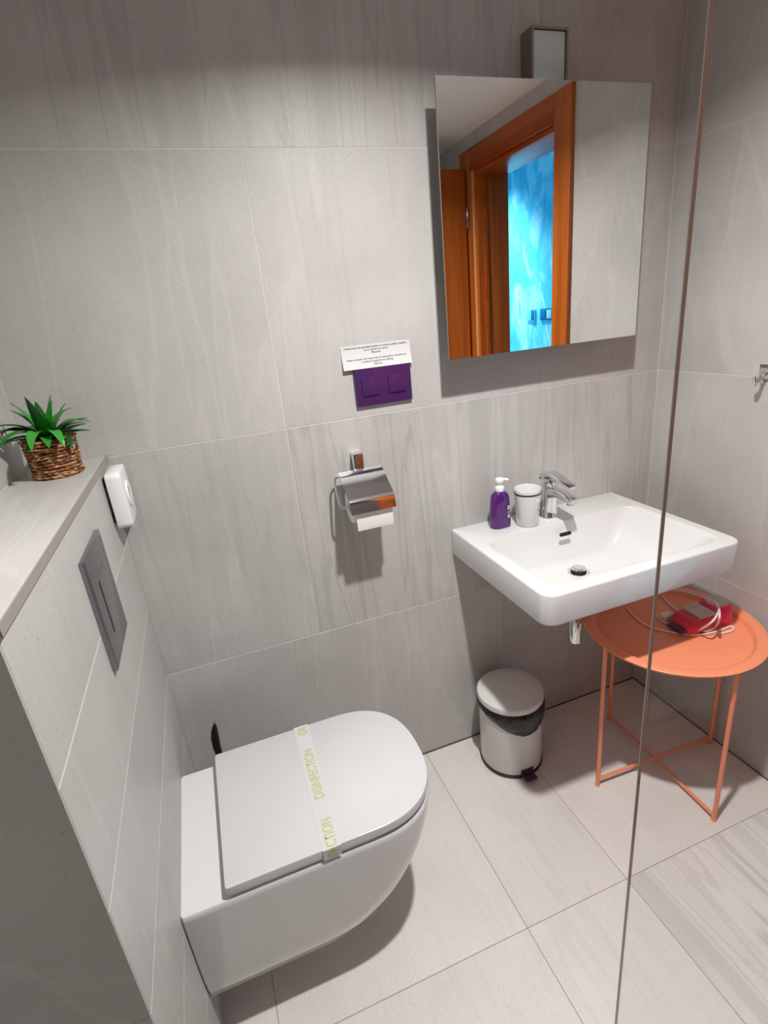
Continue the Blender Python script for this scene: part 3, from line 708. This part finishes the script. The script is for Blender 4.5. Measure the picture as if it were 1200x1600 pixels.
# ------------------------------------------------------------------ salmon tray table
TC = (1.356, -.352)
tt = thing('tray_table', 'round salmon metal tray table beside the sink', 'table', (TC[0], TC[1], 0))
bm = bmesh.new(); lathe(bm, [(.0, .5010), (.190, .5010), (.1960, .5013), (.1995, .5035), (.2035, .5150), (.2065, .5172), (.2095, .5180), (.228, .5187), (.2325, .5180), (.2345, .5165), (.2338, .5148), (.228, .5155), (.2090, .5142), (.2060, .5125), (.2020, .5020), (.1985, .4985), (.194, .4975), (.0, .4975)], TC, 96, False, False); obj('tray', bm, M['salmon'], tt, 40)
LR = .2165
for k in range(4):
    a = D(90*k-2.5); x, y = TC[0]+LR*math.cos(a), TC[1]+LR*math.sin(a)
    bm = bmesh.new(); tube(bm, [(x, y, .001), (x, y, .5145)], .0062, 12); lg = obj('leg', bm, M['salmon'], tt, 60)
    bm = bmesh.new(); lathe(bm, [(.0075, 0), (.0078, .001), (.0078, .004), (.0068, .005)], (x, y), 12); obj('foot_cap', bm, M['salmon'], lg)
for k in range(2):
    a = D(90*k-2.5); d = Vector((math.cos(a), math.sin(a), 0))*LR; c = Vector((*TC, .026-.010*k))
    bm = bmesh.new(); tube(bm, [c-d, c+d], .0048, 10); obj('cross_bar', bm, M['salmon'], tt, 60)
bm = bmesh.new()
lathe(bm, [(.209, .503), (.2225, .503), (.2225, .509), (.209, .509), (.209, .503)], TC, 64, False, False); obj('top_ring', bm, M['salmon'], tt, 40)

# ------------------------------------------------------------------ hair dryer with cable
TZ = .5013
def px(u, v, z):
    d = RM @ Vector(((u-600)/F_PX, -(v-800)/F_PX, -1)); t = (z-CAM.z)/d.z; return CAM+d*t
hd = thing('hair_dryer', 'pink and grey travel hair dryer with white cable on the tray table', 'hair dryer', (1.45, -.37, TZ))
# motor head: short round barrel standing at the right end
hc = (1.500, -.372)
bm = bmesh.new(); lathe(bm, [(.034, TZ+.0004), (.040, TZ+.004), (.0425, TZ+.02), (.0415, TZ+.045), (.037, TZ+.056), (.030, TZ+.060)], hc, 36); obj('motor_housing', bm, M['pink'], hd, 50)
bm = bmesh.new(); lathe(bm, [(.031, TZ+.0595), (.030, TZ+.062), (.022, TZ+.0645), (.0, TZ+.065)], hc, 32, True, False); obj('rear_cap', bm, M['greyplastic'], hd, 50)
# folded handle and nozzle lying to the left
ax = Vector((-.97, .02, 0)).normalized(); sd = Vector((-ax.y, ax.x, 0)); h0 = Vector((hc[0]-.02, hc[1]-.004, 0))
def hsec(s, hw, z0, z1, n=24, p=3.5):
    zc, hz = (z0+z1)/2, (z1-z0)/2; c = h0+ax*s; out = []
    for k in range(n):
        a = 2*PI*k/n; ca, sa = math.cos(a), math.sin(a)
        q = c+sd*hw*math.copysign(abs(ca)**(2/p), ca); out.append((q.x, q.y, TZ+zc+hz*math.copysign(abs(sa)**(2/p), sa)))
    return out
bm = bmesh.new(); loft(bm, [hsec(0, .036, .001, .048), hsec(.02, .040, .001, .050), hsec(.06, .042, .001, .050), hsec(.095, .040, .001, .046), hsec(.112, .034, .002, .040), hsec(.116, .028, .006, .034)]); obj('folded_handle', bm, M['red'], hd, 50)
bm = bmesh.new(); loft(bm, [hsec(.024, .033, .046, .054), hsec(.028, .0355, .046, .056), hsec(.072, .0350, .046, .0555), hsec(.078, .032, .044, .0525)]); obj('grey_panel', bm, M['greyplastic'], hd, 40)
bm = bmesh.new(); box(bm, h0.x-.062, h0.x-.042, h0.y+.012, h0.y+.018, TZ+.0555, TZ+.0575, bev=.0006); obj('slide_switch', bm, M['greyplastic'], hd, 30)
bm = bmesh.new(); loft(bm, [hsec(.112, .026, .006, .022), hsec(.128, .027, .006, .022), hsec(.132, .025, .007, .020)]); obj('nozzle', bm, mat('dark_red_nozzle', lin(70, 8, 22), .45), hd, 40)
cz = TZ+.0035
cp_ = [px(1076, 984, TZ+.014), px(1092, 984, TZ+.022), px(1112, 972, .572), px(1122, 956, .580), px(1119, 942, .580), px(1104, 935, .575), px(1092, 931, .562), px(1075, 926, .545), px(1052, 922, .53)]
cp_ += [px(1030, 929, cz+.002), px(1022, 944, cz), px(1024, 958, cz), px(1032, 969, cz), px(1046, 975, cz), px(1058, 976, cz+.004)]
c1 = catmull(cp_, 7)
c2 = catmull([px(1142, 978, cz), px(1128, 984, cz), px(1110, 989, cz), px(1088, 992, cz), px(1062, 990, cz), px(1040, 986, cz), px(1020, 981, cz), px(1002, 972, cz), px(988, 960, cz), px(980, 950, cz)], 7)
c3 = catmull([px(1085, 984, cz+.004), px(1104, 986, cz+.006), px(1118, 979, cz+.012), px(1124, 966, .585), px(1123, 950, .588), px(1116, 940, .584)], 7)
c4 = catmull([px(1142, 979, cz), px(1146, 980, cz), px(1144, 985, cz), px(1130, 989, cz), px(1118, 990, cz)], 7)
c5 = catmull([px(1036, 931, cz), px(1042, 940, cz), px(1052, 948, cz+.002), px(1060, 955, cz+.004)], 6)
for c in (c1, c2, c3, c4, c5):
    bm = bmesh.new(); tube(bm, c, .0028, 8); obj('cable', bm, M['cable'], hd, 80)
pc = px(1043, 962, TZ+.010)
bm = bmesh.new(); box(bm, pc.x-.020, pc.x+.016, pc.y-.012, pc.y+.012, TZ+.001, TZ+.018, bev=.004); pl = obj('plug', bm, M['cable'], hd, 40)
bm = bmesh.new(); cc = Vector((pc.x+.008, pc.y-.008, TZ+.0185)); tube(bm, [cc+Vector((.0085*math.cos(t), .0085*math.sin(t), 0)) for t in [2*PI*k/20 for k in range(21)]], .0022, 6); obj('earth_ring', bm, M['cable'], pl, 80)
